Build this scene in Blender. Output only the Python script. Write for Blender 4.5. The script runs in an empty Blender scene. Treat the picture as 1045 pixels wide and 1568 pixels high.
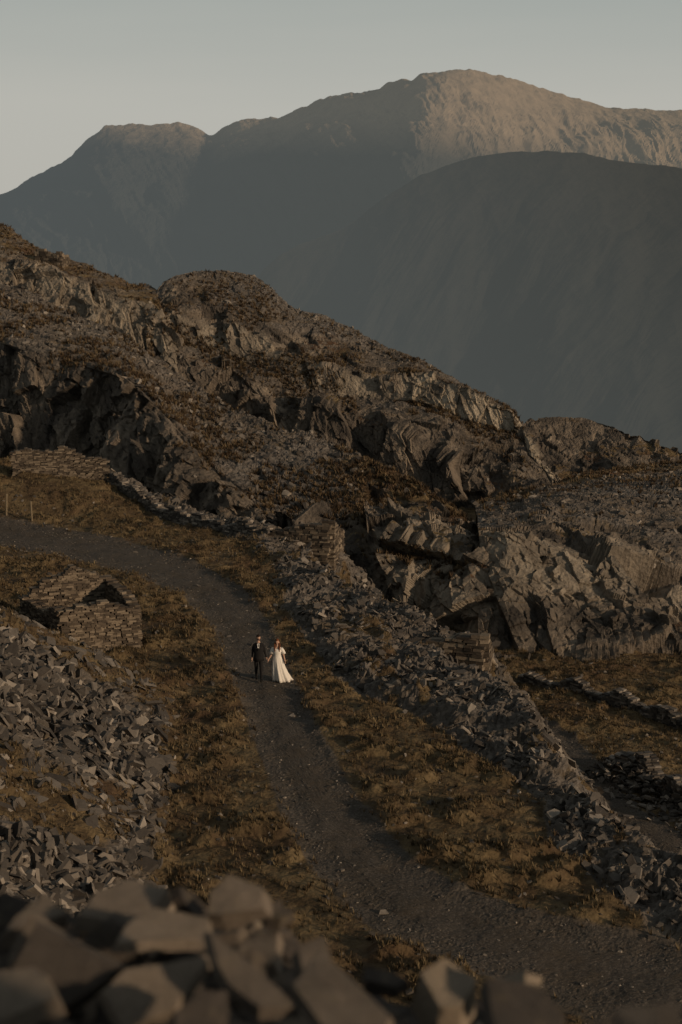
import bpy, math, random
import numpy as np
from mathutils import Vector, Matrix
random.seed(5)
rng=np.random.default_rng(7)

# ------------------------------------------------------------------ pixel coordinates and depth to world position
F=2178.0; PT=math.radians(10); CZ=16.0
def W(u,v,d):
    cx=(u-522.5)/F; cy=-(v-784)/F
    t=d/(math.cos(PT)+cy*math.sin(PT))
    return (cx*t, d, CZ+(-math.sin(PT)+cy*math.cos(PT))*t)
def G(u,v,z=0.0):
    cx=(u-522.5)/F; cy=-(v-784)/F
    t=(z-CZ)/(-math.sin(PT)+cy*math.cos(PT))
    return (cx*t, t*(math.cos(PT)+cy*math.sin(PT)))

# ------------------------------------------------------------------ noise
def hsh(x,y,z,s):
    h=(x*73856093)^(y*19349663)^(z*83492791)^(s*26544357)
    h=h&0xffffffff
    h=h^(h>>16); h=(h*0x45d9f3b)&0xffffffff
    h=h^(h>>16); h=(h*0x45d9f3b)&0xffffffff
    h=h^(h>>16)
    return h/4294967295.0
def vn(p,s=0):
    i=np.floor(p).astype(np.int64); f=p-i; f=f*f*(3-2*f)
    x,y,z=i[...,0],i[...,1],i[...,2]; r=0
    for a in (0,1):
        wx=f[...,0] if a else 1-f[...,0]
        for b in (0,1):
            wy=f[...,1] if b else 1-f[...,1]
            for c in (0,1):
                wz=f[...,2] if c else 1-f[...,2]
                r=r+wx*wy*wz*hsh(x+a,y+b,z+c,s)
    return r*2-1
def fbm(p,o=4,s=0):
    r=0;a=.5
    for k in range(o):
        r=r+a*vn(p,s+k); p=p*2.03+3.7; a*=.5
    return r
def facet(p,s=0,tilt=1.0):
    i0=np.floor(p-.5).astype(np.int64)
    best=np.full(p.shape[:-1],1e9); off=np.zeros_like(p); idv=np.zeros(p.shape[:-1])
    for a in (0,1):
        for b in (0,1):
            for c in (0,1):
                x=i0[...,0]+a;y=i0[...,1]+b;z=i0[...,2]+c
                h1=hsh(x,y,z,s);h2=(h1*7919.13)%1.0;h3=(h1*3571.77)%1.0
                o=np.stack([p[...,0]-x-.5-(h1-.5)*.8,p[...,1]-y-.5-(h2-.5)*.8,p[...,2]-z-.5-(h3-.5)*.8],-1)
                d=(o*o).sum(-1); m=d<best
                best=np.where(m,d,best); off=np.where(m[...,None],o,off); idv=np.where(m,h1,idv)
    t1=(idv*977.31)%1.0-.5;t2=(idv*577.7)%1.0-.5;t3=(idv*1777.9)%1.0-.5
    return ((idv*313.7)%1.0-.5)+tilt*2*(off[...,0]*t1+off[...,1]*t2+off[...,2]*t3)
def sstep(x,a,b):
    t=np.clip((x-a)/(b-a),0,1); return t*t*(3-2*t)

# ------------------------------------------------------------------ mesh helpers
COL=bpy.context.scene.collection
def link(o,parent=None):
    COL.objects.link(o)
    if parent: o.parent=parent
    return o
def mesh_np(name,V,loops,starts,totals,mat,attrs=None,smooth=False,parent=None):
    me=bpy.data.meshes.new(name)
    me.vertices.add(len(V)); me.vertices.foreach_set('co',np.ascontiguousarray(V,dtype=np.float32).ravel())
    me.loops.add(len(loops)); me.loops.foreach_set('vertex_index',np.ascontiguousarray(loops,dtype=np.int32))
    me.polygons.add(len(starts)); me.polygons.foreach_set('loop_start',np.ascontiguousarray(starts,dtype=np.int32))
    try: me.polygons.foreach_set('loop_total',np.ascontiguousarray(totals,dtype=np.int32))
    except Exception: pass
    me.polygons.foreach_set('use_smooth',np.full(len(starts),smooth,dtype=bool))
    me.update(calc_edges=True)
    for k,a in (attrs or {}).items():
        at=me.attributes.new(k,'FLOAT','POINT'); at.data.foreach_set('value',np.ascontiguousarray(a,dtype=np.float32).ravel())
    if mat: me.materials.append(mat)
    return link(bpy.data.objects.new(name,me),parent)
def grid_obj(name,P,mat,attrs,smooth=False):
    nr,nc=P.shape[:2]
    idx=np.arange(nr*nc).reshape(nr,nc)
    q=np.stack([idx[:-1,:-1],idx[:-1,1:],idx[1:,1:],idx[1:,:-1]],-1).reshape(-1)
    n=(nr-1)*(nc-1)
    return mesh_np(name,P.reshape(-1,3),q,np.arange(n)*4,np.full(n,4),mat,attrs,smooth)
def normals(P):
    a=np.gradient(P,axis=1); b=np.gradient(P,axis=0)
    n=np.cross(a,b); n/= np.linalg.norm(n,axis=-1,keepdims=True)+1e-9
    return n
def prisms(name,C,Xa,Ya,Za,sx,sy,sz,n,jit,mat,parent=None,taper=.12):
    N=len(C)
    ang=(np.arange(n)+.5)*2*np.pi/n
    ang=ang[None]+rng.uniform(-jit,jit,(N,n))*1.1
    rad=1+rng.uniform(-jit,jit*.5,(N,n))
    cx=np.cos(ang)*rad*sx[:,None]; cy=np.sin(ang)*rad*sy[:,None]
    V=np.zeros((N,2*n,3))
    for k,(sg,tp) in enumerate(((-1,1.0),(1,1-taper))):
        hz=sg*sz[:,None]*(1+rng.uniform(-jit,jit,(N,n)))
        V[:,k*n:(k+1)*n]=C[:,None]+Xa[:,None]*(cx*tp)[...,None]+Ya[:,None]*(cy*tp)[...,None]+Za[:,None]*hz[...,None]
    base=[]; tot=[]
    base+=list(range(n,2*n)); tot.append(n)
    base+=list(range(n-1,-1,-1)); tot.append(n)
    for k in range(n):
        base+=[k,(k+1)%n,n+(k+1)%n,n+k]; tot.append(4)
    L=(np.array(base)[None]+np.arange(N)[:,None]*2*n).ravel()
    T=np.tile(tot,N); S=np.concatenate([[0],np.cumsum(T)[:-1]])
    r=np.repeat(rng.random(N),2*n)
    return mesh_np(name,V.reshape(-1,3),L,S,T,mat,{'rnd':r},False,parent)
def basis(Z,tilt):
    N=len(Z)
    Z=Z+rng.normal(0,1,(N,3))*tilt; Z/=np.linalg.norm(Z,axis=1,keepdims=True)
    R=rng.normal(0,1,(N,3)); X=np.cross(Z,R); X/=np.linalg.norm(X,axis=1,keepdims=True)
    return X,np.cross(Z,X),Z
def pick(P,w,N):
    a=np.linalg.norm(np.cross(P[:-1,1:]-P[:-1,:-1],P[1:,:-1]-P[:-1,:-1]),axis=-1)
    pr=(a*w[:-1,:-1]).ravel(); pr/=pr.sum()
    k=rng.choice(len(pr),N,p=pr); r,c=np.divmod(k,P.shape[1]-1)
    s=rng.random((N,1));t=rng.random((N,1))
    p=(P[r,c]*(1-s)+P[r,c+1]*s)*(1-t)+(P[r+1,c]*(1-s)+P[r+1,c+1]*s)*t
    n=np.cross(P[r,c+1]-P[r,c],P[r+1,c]-P[r,c]); n/=np.linalg.norm(n,axis=1,keepdims=True)+1e-9
    return p,n
def slabs(name,p,n,smin,smax,mat,thick=.18,tilt=.35,sink=.2,power=2.0):
    N=len(p); s=smin+(smax-smin)*rng.random(N)**power
    X,Y,Z=basis(n.copy(),tilt)
    C=p+n*(s*(.25-sink))[:,None]
    return prisms(name,C,X,Y,Z,s,s*rng.uniform(.35,.85,N),s*thick*rng.uniform(.5,1.7,N),5,.38,mat)
def tufts(name,p,h0,h1,mat,nb=6,spread=.5,wd=.09):
    N=len(p); H=rng.uniform(h0,h1,N)
    C=np.repeat(p,nb,0); h=np.repeat(H,nb); M_=N*nb
    a=rng.uniform(0,2*np.pi,M_); l=rng.uniform(.1,1,M_)*spread*h
    d=np.stack([np.cos(a),np.sin(a),np.zeros(M_)],1)
    s=np.stack([-np.sin(a),np.cos(a),np.zeros(M_)],1)
    b=C+d*(h*.25*rng.random(M_))[:,None]
    w=h*wd
    V=np.stack([b-s*w[:,None],b+s*w[:,None],b+d*l[:,None]+np.array([0,0,1])*(h*rng.uniform(.5,1,M_))[:,None]],1).reshape(-1,3)
    V[:,2]-=.01
    r=np.repeat(np.repeat(rng.random(N),nb),3)
    return mesh_np(name,V,np.arange(M_*3),np.arange(M_)*3,np.full(M_,3),mat,{'rnd':r})

# ------------------------------------------------------------------ materials
class NT:
    def __init__(s,name):
        s.m=bpy.data.materials.new(name); s.m.use_nodes=True; s.t=s.m.node_tree
        s.b=s.t.nodes['Principled BSDF']; s.b.inputs['Roughness'].default_value=.9
        s.b.inputs['Specular IOR Level'].default_value=.12
        s.co=s.t.nodes.new('ShaderNodeTexCoord').outputs['Object']
    def n(s,t,**k):
        x=s.t.nodes.new(t)
        for a,b in k.items(): setattr(x,a,b)
        return x
    def l(s,a,b): s.t.links.new(a,b)
    def mapp(s,sc,rot=(0,0,0)):
        m=s.n('ShaderNodeMapping'); s.l(s.co,m.inputs[0]); m.inputs['Scale'].default_value=sc; m.inputs['Rotation'].default_value=rot; return m.outputs[0]
    def noise(s,sc,det=6,ro=.6,co=None):
        x=s.n('ShaderNodeTexNoise'); s.l(co or s.co,x.inputs['Vector']); x.inputs['Scale'].default_value=sc
        x.inputs['Detail'].default_value=det; x.inputs['Roughness'].default_value=ro; return x.outputs['Fac']
    def vor(s,sc,co=None,out='Color'):
        x=s.n('ShaderNodeTexVoronoi'); s.l(co or s.co,x.inputs['Vector']); x.inputs['Scale'].default_value=sc; return x.outputs[out]
    def ramp(s,f,st):
        r=s.n('ShaderNodeValToRGB'); s.l(f,r.inputs[0]); e=r.color_ramp.elements
        while len(e)<len(st): e.new(.5)
        for k,(p,c) in enumerate(st):
            e[k].position=p; e[k].color=(c[0],c[1],c[2],1) if hasattr(c,'__len__') else (c,c,c,1)
        return r.outputs[0]
    def mix(s,f,a,b,mode='MIX'):
        x=s.n('ShaderNodeMix',data_type='RGBA',blend_type=mode)
        for i,v in ((0,f),(6,a),(7,b)):
            if isinstance(v,(int,float)): x.inputs[i].default_value=v
            elif isinstance(v,tuple): x.inputs[i].default_value=(*v,1)
            else: s.l(v,x.inputs[i])
        return x.outputs[2]
    def math(s,op,a,b=0.0,c=None):
        x=s.n('ShaderNodeMath',operation=op)
        for i,v in enumerate((a,b,c)):
            if v is None: continue
            if isinstance(v,(int,float)): x.inputs[i].default_value=v
            else: s.l(v,x.inputs[i])
        return x.outputs[0]
    def attr(s,n):
        x=s.n('ShaderNodeAttribute',attribute_name=n); return x.outputs['Fac']
    def mask(s,a,nz,amt=.9,w=.08):
        m=s.math('ADD',a,s.math('MULTIPLY',s.math('SUBTRACT',nz,.5),amt))
        return s.ramp(m,[(.5-w,0),(.5+w,1)])
    def bump(s,h,dist,st=1.0):
        b=s.n('ShaderNodeBump'); b.inputs['Distance'].default_value=dist; b.inputs['Strength'].default_value=st
        s.l(h,b.inputs['Height']); s.l(b.outputs[0],s.b.inputs['Normal'])
    def out(s,c):
        if isinstance(c,tuple): s.b.inputs['Base Color'].default_value=(*c,1)
        else: s.l(c,s.b.inputs['Base Color'])
        return s.m

def gravel_col(T):
    g=T.mix(.5,T.ramp(T.vor(24),[(.1,(.042,.037,.033)),(.6,(.07,.062,.054)),(.95,(.17,.15,.13)) ]),T.ramp(T.noise(.9,8,.7),[(.3,(.038,.034,.029)),(.7,(.1,.086,.072))]))
    return T.mix(T.ramp(T.noise(.5,7,.75),[(.46,0),(.7,.65)]),g,(.07,.053,.034))
def terrain_mat(name,k=1.0,near=False):
    T=NT(name)
    c=lambda r,g,b:(r*k,g*k,b*k)
    st=T.mapp((1,1,.22),(0,.3,0))
    n1=T.noise(.35,10,.65,st); n2=T.noise(1.6,8,.7)
    n3=T.noise(.08,5,.6)
    rock=T.ramp(n1,[(.3,c(.032,.029,.027)),(.46,c(.08,.069,.058)),(.58,c(.165,.138,.11)),(.72,c(.29,.245,.19))])
    rock=T.mix(.5,rock,T.ramp(n2,[(.3,.35),(.7,1.0)]),'MULTIPLY')
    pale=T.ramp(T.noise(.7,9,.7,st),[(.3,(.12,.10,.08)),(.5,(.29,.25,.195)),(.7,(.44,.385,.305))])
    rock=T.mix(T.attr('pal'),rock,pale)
    vs=3.6 if not near else 9
    rub=T.mix(.5,T.ramp(T.vor(vs),[(.1,c(.05,.047,.044)),(.5,c(.094,.086,.078)),(.9,c(.205,.186,.165))]),T.ramp(n2,[(.35,c(.042,.038,.035)),(.65,c(.135,.121,.107))]))
    rub=T.mix(T.ramp(n3,[(.4,0),(.65,.5)]),rub,c(.09,.069,.048))
    rub=T.mix(T.ramp(T.noise(.45,8,.75),[(.52,0),(.64,.75)]),rub,c(.094,.071,.043))
    gn=T.noise(.5 if not near else .9,10,.75)
    grs=T.ramp(gn,[(.3,c(.03,.023,.015)),(.45,c(.07,.05,.028)),(.55,c(.125,.092,.05)),(.7,c(.185,.142,.08))])
    rust=T.ramp(T.noise(2.2,6,.7),[(.3,c(.034,.022,.015)),(.6,c(.095,.058,.035)),(.8,c(.155,.104,.062))])
    grs=T.mix(T.ramp(T.noise(.12,4,.6),[(.48,0),(.62,1)]),grs,rust) if not near else T.mix(T.ramp(T.noise(.25,4,.6),[(.48,0),(.68,.65)]),grs,rust)
    m1=T.mask(T.attr('rub'),T.noise(.3,7,.7)); m2=T.mask(T.attr('grs'),T.noise(.22,8,.7),1.1)
    col=T.mix(m1,rock,rub); col=T.mix(m2,col,grs)
    if near:
        col=T.mix(T.mask(T.attr('pth'),T.noise(1.3,9,.8),1.1,.16),col,gravel_col(T))
    h=T.math('ADD',T.noise(1.2 if not near else 3,12,.75),T.math('MULTIPLY',T.vor(vs,out='Distance'),.5))
    T.bump(h,.22 if not near else .06,1.0)
    return T.out(col)
M_ridge=terrain_mat('quarry_rock_and_scree',k=1.15)
M_ground=terrain_mat('terrace_ground',k=.98,near=True)
T=NT('slate_stone')
r=T.attr('rnd')
c=T.ramp(r,[(0,(.04,.036,.033)),(.45,(.087,.078,.069)),(.8,(.15,.133,.115)),(1,(.3,.265,.225))])
c=T.mix(.45,c,T.ramp(T.noise(7,6,.7),[(.3,.35),(.7,1.0)]),'MULTIPLY')
T.bump(T.noise(14,6,.7),.02,.8); T.b.inputs['Roughness'].default_value=.8
M_slate=T.out(c)
T=NT('wall_stone'); r=T.attr('rnd')
c=T.ramp(r,[(0,(.045,.037,.03)),(.5,(.105,.084,.063)),(1,(.23,.188,.14))])
c=T.mix(.5,c,T.ramp(T.noise(9,6,.7),[(.3,.35),(.7,1.0)]),'MULTIPLY'); T.bump(T.noise(14,6,.7),.02,.8)
M_wall=T.out(c)
T=NT('pale_rock'); r=T.attr('rnd')
c=T.ramp(r,[(0,(.055,.048,.044)),(.4,(.115,.099,.085)),(.8,(.21,.176,.144)),(1,(.36,.30,.23))])
c=T.mix(.65,c,T.ramp(T.noise(7,10,.75),[(.3,.35),(.7,1.0)]),'MULTIPLY')
c=T.mix(T.ramp(T.noise(11,7,.7),[(.55,0),(.72,.5)]),c,(.2,.165,.105)); T.bump(T.noise(22,9,.75),.015,1)
M_fore=T.out(c)
T=NT('dry_grass'); r=T.attr('rnd')
c=T.ramp(r,[(0,(.034,.026,.016)),(.35,(.08,.058,.033)),(.7,(.14,.106,.059)),(1,(.22,.172,.1))])
c=T.mix(T.ramp(T.noise(.6,4,.6),[(.45,0),(.65,.5)]),c,(.06,.039,.023))
M_grass=T.out(c)
T=NT('heather'); r=T.attr('rnd')
M_heath=T.out(T.ramp(r,[(0,(.03,.021,.014)),(.5,(.075,.051,.03)),(1,(.155,.115,.066))]))
T=NT('gravel'); c=gravel_col(T); T.bump(T.noise(18,8,.8),.04,1.0); M_gravel=T.out(c)
def mount_mat(name,lo,hi,tan,z0,z1,air0,air1,x0,x1,skew,nz,tex=.6,bd=24):
    T=NT(name)
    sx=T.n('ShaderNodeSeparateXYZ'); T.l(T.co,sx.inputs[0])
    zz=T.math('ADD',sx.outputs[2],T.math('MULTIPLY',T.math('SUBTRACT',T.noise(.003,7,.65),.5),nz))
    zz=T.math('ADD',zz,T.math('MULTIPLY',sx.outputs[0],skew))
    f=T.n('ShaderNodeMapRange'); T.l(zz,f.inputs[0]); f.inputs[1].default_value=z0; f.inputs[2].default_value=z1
    base=T.ramp(f.outputs[0],[(0,lo),(.45,hi),(.9,tan)])  # sunlit tops and shadowed lower slopes painted into the base colour by height
    base=T.mix(tex,base,T.ramp(T.noise(.014,12,.72),[(.3,.45),(.7,1.0)]),'MULTIPLY')
    T.bump(T.noise(.012,12,.7),bd,.6)
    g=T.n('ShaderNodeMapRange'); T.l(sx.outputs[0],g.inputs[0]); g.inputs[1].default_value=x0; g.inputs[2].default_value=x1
    T.l(T.mix(g.outputs[0],air0,air1),T.b.inputs['Emission Color']); T.b.inputs['Emission Strength'].default_value=1.0  # airlight haze painted as a constant surface glow, graded across the slope
    T.b.inputs['Specular IOR Level'].default_value=0
    return T.out(base)
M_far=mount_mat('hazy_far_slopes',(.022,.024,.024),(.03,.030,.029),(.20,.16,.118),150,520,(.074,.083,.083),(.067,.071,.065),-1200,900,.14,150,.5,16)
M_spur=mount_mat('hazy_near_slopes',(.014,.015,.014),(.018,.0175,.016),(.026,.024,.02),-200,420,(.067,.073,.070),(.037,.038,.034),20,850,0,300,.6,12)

# ------------------------------------------------------------------ lofted terrain sheets
def catmull(A,t):
    S=len(A); i=np.clip(np.floor(t).astype(int),0,S-2); f=(t-i)[:,None,None]
    p0=A[np.clip(i-1,0,S-1)];p1=A[i];p2=A[i+1];p3=A[np.clip(i+2,0,S-1)]
    return .5*((2*p1)+(-p0+p2)*f+(2*p0-5*p1+4*p2-p3)*f*f+(-p0+3*p1-3*p2+p3)*f**3)
def loft(stn,nu,nvs,RA,back=(140,25),skirt=(80,-3)):
    us=[s[0] for s in stn]; A=[]
    for u,rows in stn:
        rr=[(rows[0][0]+skirt[0],rows[0][1]+skirt[1])]+list(rows)+[(rows[-1][0]+back[0],rows[-1][1]+back[1])]
        A.append([W(u,v,d) for v,d in rr])
    A=np.array(A)
    t=np.interp(np.linspace(us[0],us[-1],nu),us,np.arange(len(us)))
    B=catmull(A,t)
    RA=[RA[0]]+list(RA)+[RA[-1]]; RA=np.array(RA,float)
    P=[];Q=[]
    for k in range(B.shape[1]-1):
        f=np.linspace(0,1,nvs[k],endpoint=(k==B.shape[1]-2))
        for x in f:
            P.append(B[:,k]*(1-x)+B[:,k+1]*x); Q.append(np.tile(RA[k]*(1-x)+RA[k+1]*x,(nu,1)))
    return np.array(P),np.array(Q)
def rockify(P,Q,amp=1.0,seed=0,soft=None):
    P=P.copy()
    P[...,2]+=fbm(P/14.0,4,seed+50)*1.1; P[...,1]+=fbm(P/10.0+9,2,seed+60)*3.0
    n=normals(P)
    R=Q[...,0];U=Q[...,1];Gs=Q[...,2]
    nz=fbm(P/6.0,4,seed+70)
    R=np.clip(R+nz*.7*(R>.05),0,1.15); R=sstep(R,.25,.7)
    q=P.copy(); q[...,0]+=q[...,2]*.38
    q=q+.28*np.stack([fbm(P/3.,3,seed+91),fbm(P/3.,3,seed+92),P[...,0]*0],-1)
    s0=np.array([8.,9.,26.]);s1=np.array([3.0,4.0,12.]);s2=np.array([1.2,1.6,5.0]);s3=np.array([.45,.6,1.5])
    A_=R if soft is None else R*soft
    d=A_*(2.3*facet(q/s0,seed+11,.7)+1.35*facet(q/s1,seed+1,.6))+R*(.5*facet(q/s2,seed+2,.8)+.17*facet(q/s3,seed+3,1.1))
    d=d+R*facet(P/np.array([9,9,3.6]),seed+12,.2)*.3
    d=d+(1-R)*(U*(.12*facet(P/.8,seed+5,1.2)+.09*facet(P/.35,seed+6,1.2))+.2*facet(P/np.array([3,3,2.]),seed+7,1)+.55*fbm(P/2.0,4,seed+8)*Gs+.25*fbm(P/1.5,3,seed+9))
    P=P+n*(d*amp)[...,None]
    return P,R
def put(name,P,Q,mat,R=None,pal=None):
    rub=np.clip(Q[...,1]*(1-.9*R),0,1); grs=np.clip(Q[...,2]*(1-.8*R),0,1)
    # dry grass settles on the ledges between the faces
    n=normals(P); ledge=sstep(np.abs(n[...,2]),.75,.95)*R*sstep(fbm(P/5.,3,733),-.1,.25)
    grs=np.clip(grs+.8*ledge,0,1)
    if pal is None: pal=R*0
    else:
        pal=np.clip(pal*(.75+.9*fbm(P/2.5,3,777)),0,1); rub=rub*(1-pal); grs=grs*(1-pal)
    return grid_obj(name,P,mat,{'rub':rub,'grs':grs,'pal':pal},False)

sheets={}
R1=[(-200,[(830,126),(650,131),(500,137),(415,154)]),(-80,[(830,125),(650,129),(505,134),(422,152)]),
 (0,[(830,123),(650,127),(512,131),(430,149)]),(100,[(830,117),(660,121),(545,126),(468,144)]),
 (200,[(840,111),(700,115),(578,120),(515,138)]),(300,[(860,104),(765,107),(692,110),(588,129)]),
 (400,[(880,98),(820,100),(775,102),(640,121)]),(500,[(930,93),(870,95),(825,96.5),(682,115)]),
 (600,[(995,87),(935,89),(848,92),(722,109)]),(700,[(1010,83),(950,85),(858,88),(782,102)]),
 (770,[(1015,81),(975,82),(885,86),(832,97)]),(840,[(1015,80),(990,82),(940,85),(900,90)])]
P,Q=loft(R1,1050,[20,100,150,150,20],[(1.,.2,0),(1.1,.1,.0),(.45,.6,.35),(.0,.95,.2)],back=(120,14))
xx=P[...,0]; k=(Q[...,0]<.9)
Q[...,2]+=sstep(xx,-4,6)*.45*k; Q[...,1]-=sstep(xx,-3,6)*.4*k; Q[...,0]-=.35*(Q[...,0]<.5)*(xx<-2); Q[...,0]+=.35*(Q[...,0]<.5)*(xx>2)*(Q[...,0]>.12)
rowk=np.arange(P.shape[0])[:,None]
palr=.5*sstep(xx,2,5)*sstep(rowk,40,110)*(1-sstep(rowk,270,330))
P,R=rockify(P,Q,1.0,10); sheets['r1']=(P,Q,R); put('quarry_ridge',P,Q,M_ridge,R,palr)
D=[(225,[(650,151),(565,155),(525,159),(500,161),(480,168)]),(245,[(650,151),(565,155),(523,160),(490,162),(446,171)]),
 (275,[(650,151),(565,155),(523,160),(488,162),(426,174)]),(320,[(660,150),(575,154),(535,159),(500,161),(423,177)]),
 (390,[(710,146),(605,150),(565,156),(512,159),(430,177)]),(450,[(740,144),(625,148),(590,154),(548,156),(472,172)]),
 (500,[(770,142),(630,147),(602,153),(562,155),(481,171)]),(580,[(800,139),(655,144),(608,152),(580,153.5),(522,168)]),
 (650,[(820,136),(690,140),(617,151),(574,152.3),(556,161)]),(720,[(830,133),(735,136),(648,148),(603,149.3),(595,156)]),
 (775,[(840,130),(780,132),(668,146),(629,147.3),(625,152)]),(792,[(840,129),(790,131),(672,145),(650,145.8),(649,151)]),
 (850,[(860,126),(815,128),(745,138),(738,139),(736,146)])]
P,Q=loft(D,850,[15,110,70,60,90,20],[(1.1,.1,0),(1.1,.1,.0),(.15,.8,.35),(.55,.3,.35),(.0,1,.0)],back=(200,20))
xx=P[...,0]; rr=np.zeros_like(xx); r0=15+110+70; rr[r0+2:r0+60]=1
Q[...,0]+=.7*rr*sstep(xx,3,8)
rowk=np.arange(P.shape[0])[:,None]
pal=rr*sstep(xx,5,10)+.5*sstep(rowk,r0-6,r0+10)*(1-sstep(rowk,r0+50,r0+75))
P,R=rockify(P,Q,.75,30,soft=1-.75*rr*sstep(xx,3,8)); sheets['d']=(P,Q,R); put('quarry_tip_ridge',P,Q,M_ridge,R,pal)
S=[(-250,[(620,164),(440,170),(385,177),(270,196)]),(-100,[(620,163),(440,169),(390,175),(310,194)]),(0,[(620,162),(450,167),(402,173),(341,190)]),(50,[(620,162),(458,166),(412,171),(374,187)]),
 (100,[(620,160),(470,164),(426,169),(391,183)]),(150,[(620,158),(505,161),(442,166),(409,179)]),
 (200,[(630,157),(528,159),(456,164),(430,176)]),(240,[(640,154),(545,157),(472,162),(442,171)]),(265,[(650,151),(570,154),(520,159),(500,166)]),(300,[(660,148),(620,150),(580,156),(575,160)])]
P,Q=loft(S,500,[15,60,80,80,15],[(1,.2,.2),(1.1,.1,.1),(.45,.3,.5),(.0,.7,.5)],back=(150,20))
rowk=np.arange(P.shape[0])[:,None]; pal=.6*sstep(rowk,60,80)*(1-sstep(rowk,140,165))+P[...,0]*0
P,R=rockify(P,Q,.7,50); sheets['s']=(P,Q,R); put('quarry_hillside',P,Q,M_ridge,R,pal)
Gs=[(730,[(1010,81),(820,89),(800,97),(770,118)]),(780,[(1005,81),(818,89),(790,100),(758,128)]),(830,[(1003,81),(832,89),(772,106),(742,138)]),
 (900,[(995,81),(862,88),(762,108),(724,152)]),(980,[(985,81),(892,88),(754,110),(716,162)]),(1045,[(975,81),(915,87),(750,112),(713,166)]),
 (1200,[(965,81),(920,88),(745,114),(708,170)]),(1350,[(965,81),(920,88),(745,114),(705,172)])]
P,Q=loft(Gs,650,[15,170,100,70,15],[(1.1,.1,.0),(.75,.4,.3),(.0,1,.0),(.0,.4,.8)],back=(150,20))
rowk=np.arange(P.shape[0])[:,None]; pal=.6*sstep(rowk,60,120)*(1-sstep(rowk,188,205))+P[...,0]*0
P,R=rockify(P,Q,.75,70); sheets['g']=(P,Q,R); put('quarry_bluff',P,Q,M_ridge,R,pal)
K=[(775,[(780,182),(700,198)]),(795,[(780,182),(656,201)]),(825,[(780,182),(638,204)]),(880,[(780,182),(641,204)]),(940,[(780,180),(655,201)]),
 (1000,[(780,178),(680,197)]),(1045,[(780,178),(692,195)]),(1200,[(780,178),(720,190)]),(1350,[(780,178),(730,188)])]
P,Q=loft(K,360,[10,100,15],[(.8,.3,.2),(.7,.5,.4)],back=(150,20))
P,R=rockify(P,Q,.6,90); put('quarry_knoll',P,Q,M_ridge,R)

# ------------------------------------------------------------------ far mountains
def mountain(name,stn,nu,nvs,mat,seed,amp,back,crag=14,sk=9,gs=1.0):
    P,Q=loft(stn,nu,nvs,[(0,0,0)]*len(stn[0][1]),back=back,skirt=(60,-200))
    for _ in range(14): P[:,1:-1,1]=(P[:,:-2,1]+P[:,2:,1]+P[:,1:-1,1]*2)/4
    nr,nc=P.shape[:2]
    U=np.tile(np.linspace(0,1,nc),(nr,1)); V=np.tile(np.linspace(0,1,nr)[:,None],(1,nc))
    n=normals(P)
    q=np.stack([U*9+V*1.5*np.sign(sk),V*2.5,U*0],-1); q=q+.35*np.stack([fbm(q*1.3,3,seed),fbm(q*1.3+7,3,seed),U*0],-1)
    g1=fbm(q,4,seed+1)*1.6
    q2=np.stack([U*60+V*sk,V*5,U*0],-1)+.6*np.stack([fbm(q*4,3,seed+9),U*0,U*0],-1)
    g2=1-np.abs(fbm(q2,4,seed+2))*2.5
    q3=np.stack([U*190+V*sk*2.5,V*14,U*0],-1)+.9*np.stack([fbm(q*9,3,seed+19),U*0,U*0],-1)
    g3=1-np.abs(fbm(q3,4,seed+3))*2.5
    fade=1-.7*sstep(V,.72,.9)
    d=(amp*g1+gs*amp*.22*g2+gs*amp*.09*g3)*fade+amp*.10*fbm(P/50.,5,seed+3)
    P=P+n*d[...,None]
    P[...,2]+=(1-np.abs(fbm(P/np.array([110.,400,400]),5,seed+4))*3)*crag
    return grid_obj(name,P,mat,{},False)
A=[(-300,[(760,2600),(560,3600),(420,4800),(345,6000)]),(-100,[(760,2600),(560,3600),(400,4700),(318,6100)]),(0,[(760,2600),(540,3600),(380,4700),(303,6100)]),
 (55,[(760,2600),(530,3600),(360,4700),(272,6050)]),(105,[(760,2600),(520,3600),(340,4700),(248,6000)]),(145,[(760,2600),(510,3600),(320,4700),(208,5900)]),(185,[(760,2600),(510,3600),(310,4700),(189,5950)]),
 (280,[(760,2600),(500,3600),(310,4750),(192,6050)]),(322,[(760,2600),(500,3600),(310,4750),(210,6000)]),(375,[(760,2600),(500,3600),(300,4600),(190,5900)]),
 (430,[(760,2600),(490,3500),(290,4450),(186,5700)]),(470,[(760,2600),(480,3400),(280,4300),(166,5500)]),(540,[(760,2600),(460,3300),(250,4100),(141,5200)]),
 (620,[(760,2600),(440,3200),(205,3950),(125,4900)]),(660,[(760,2600),(430,3250),(200,4000),(113,4800)]),(700,[(760,2600),(430,3300),(205,4150),(109,4800)]),(760,[(760,2600),(430,3350),(212,4250),(116,4950)]),
 (805,[(760,2600),(420,3400),(232,4300),(130,5100)]),(860,[(760,2600),(420,3450),(232,4400),(148,5300)]),(920,[(760,2600),(420,3500),(232,4500),(167,5500)]),
 (980,[(760,2600),(420,3500),(240,4500),(171,5500)]),(1045,[(760,2600),(420,3500),(250,4500),(175,5500)]),(1200,[(760,2600),(420,3500),(260,4500),(190,5500)]),(1400,[(760,2600),(420,3500),(270,4500),(230,5500)])]
mountain('mountain',A,800,[10,90,120,120,20],M_far,110,70,(160,1200),9,9,.8)
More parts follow.
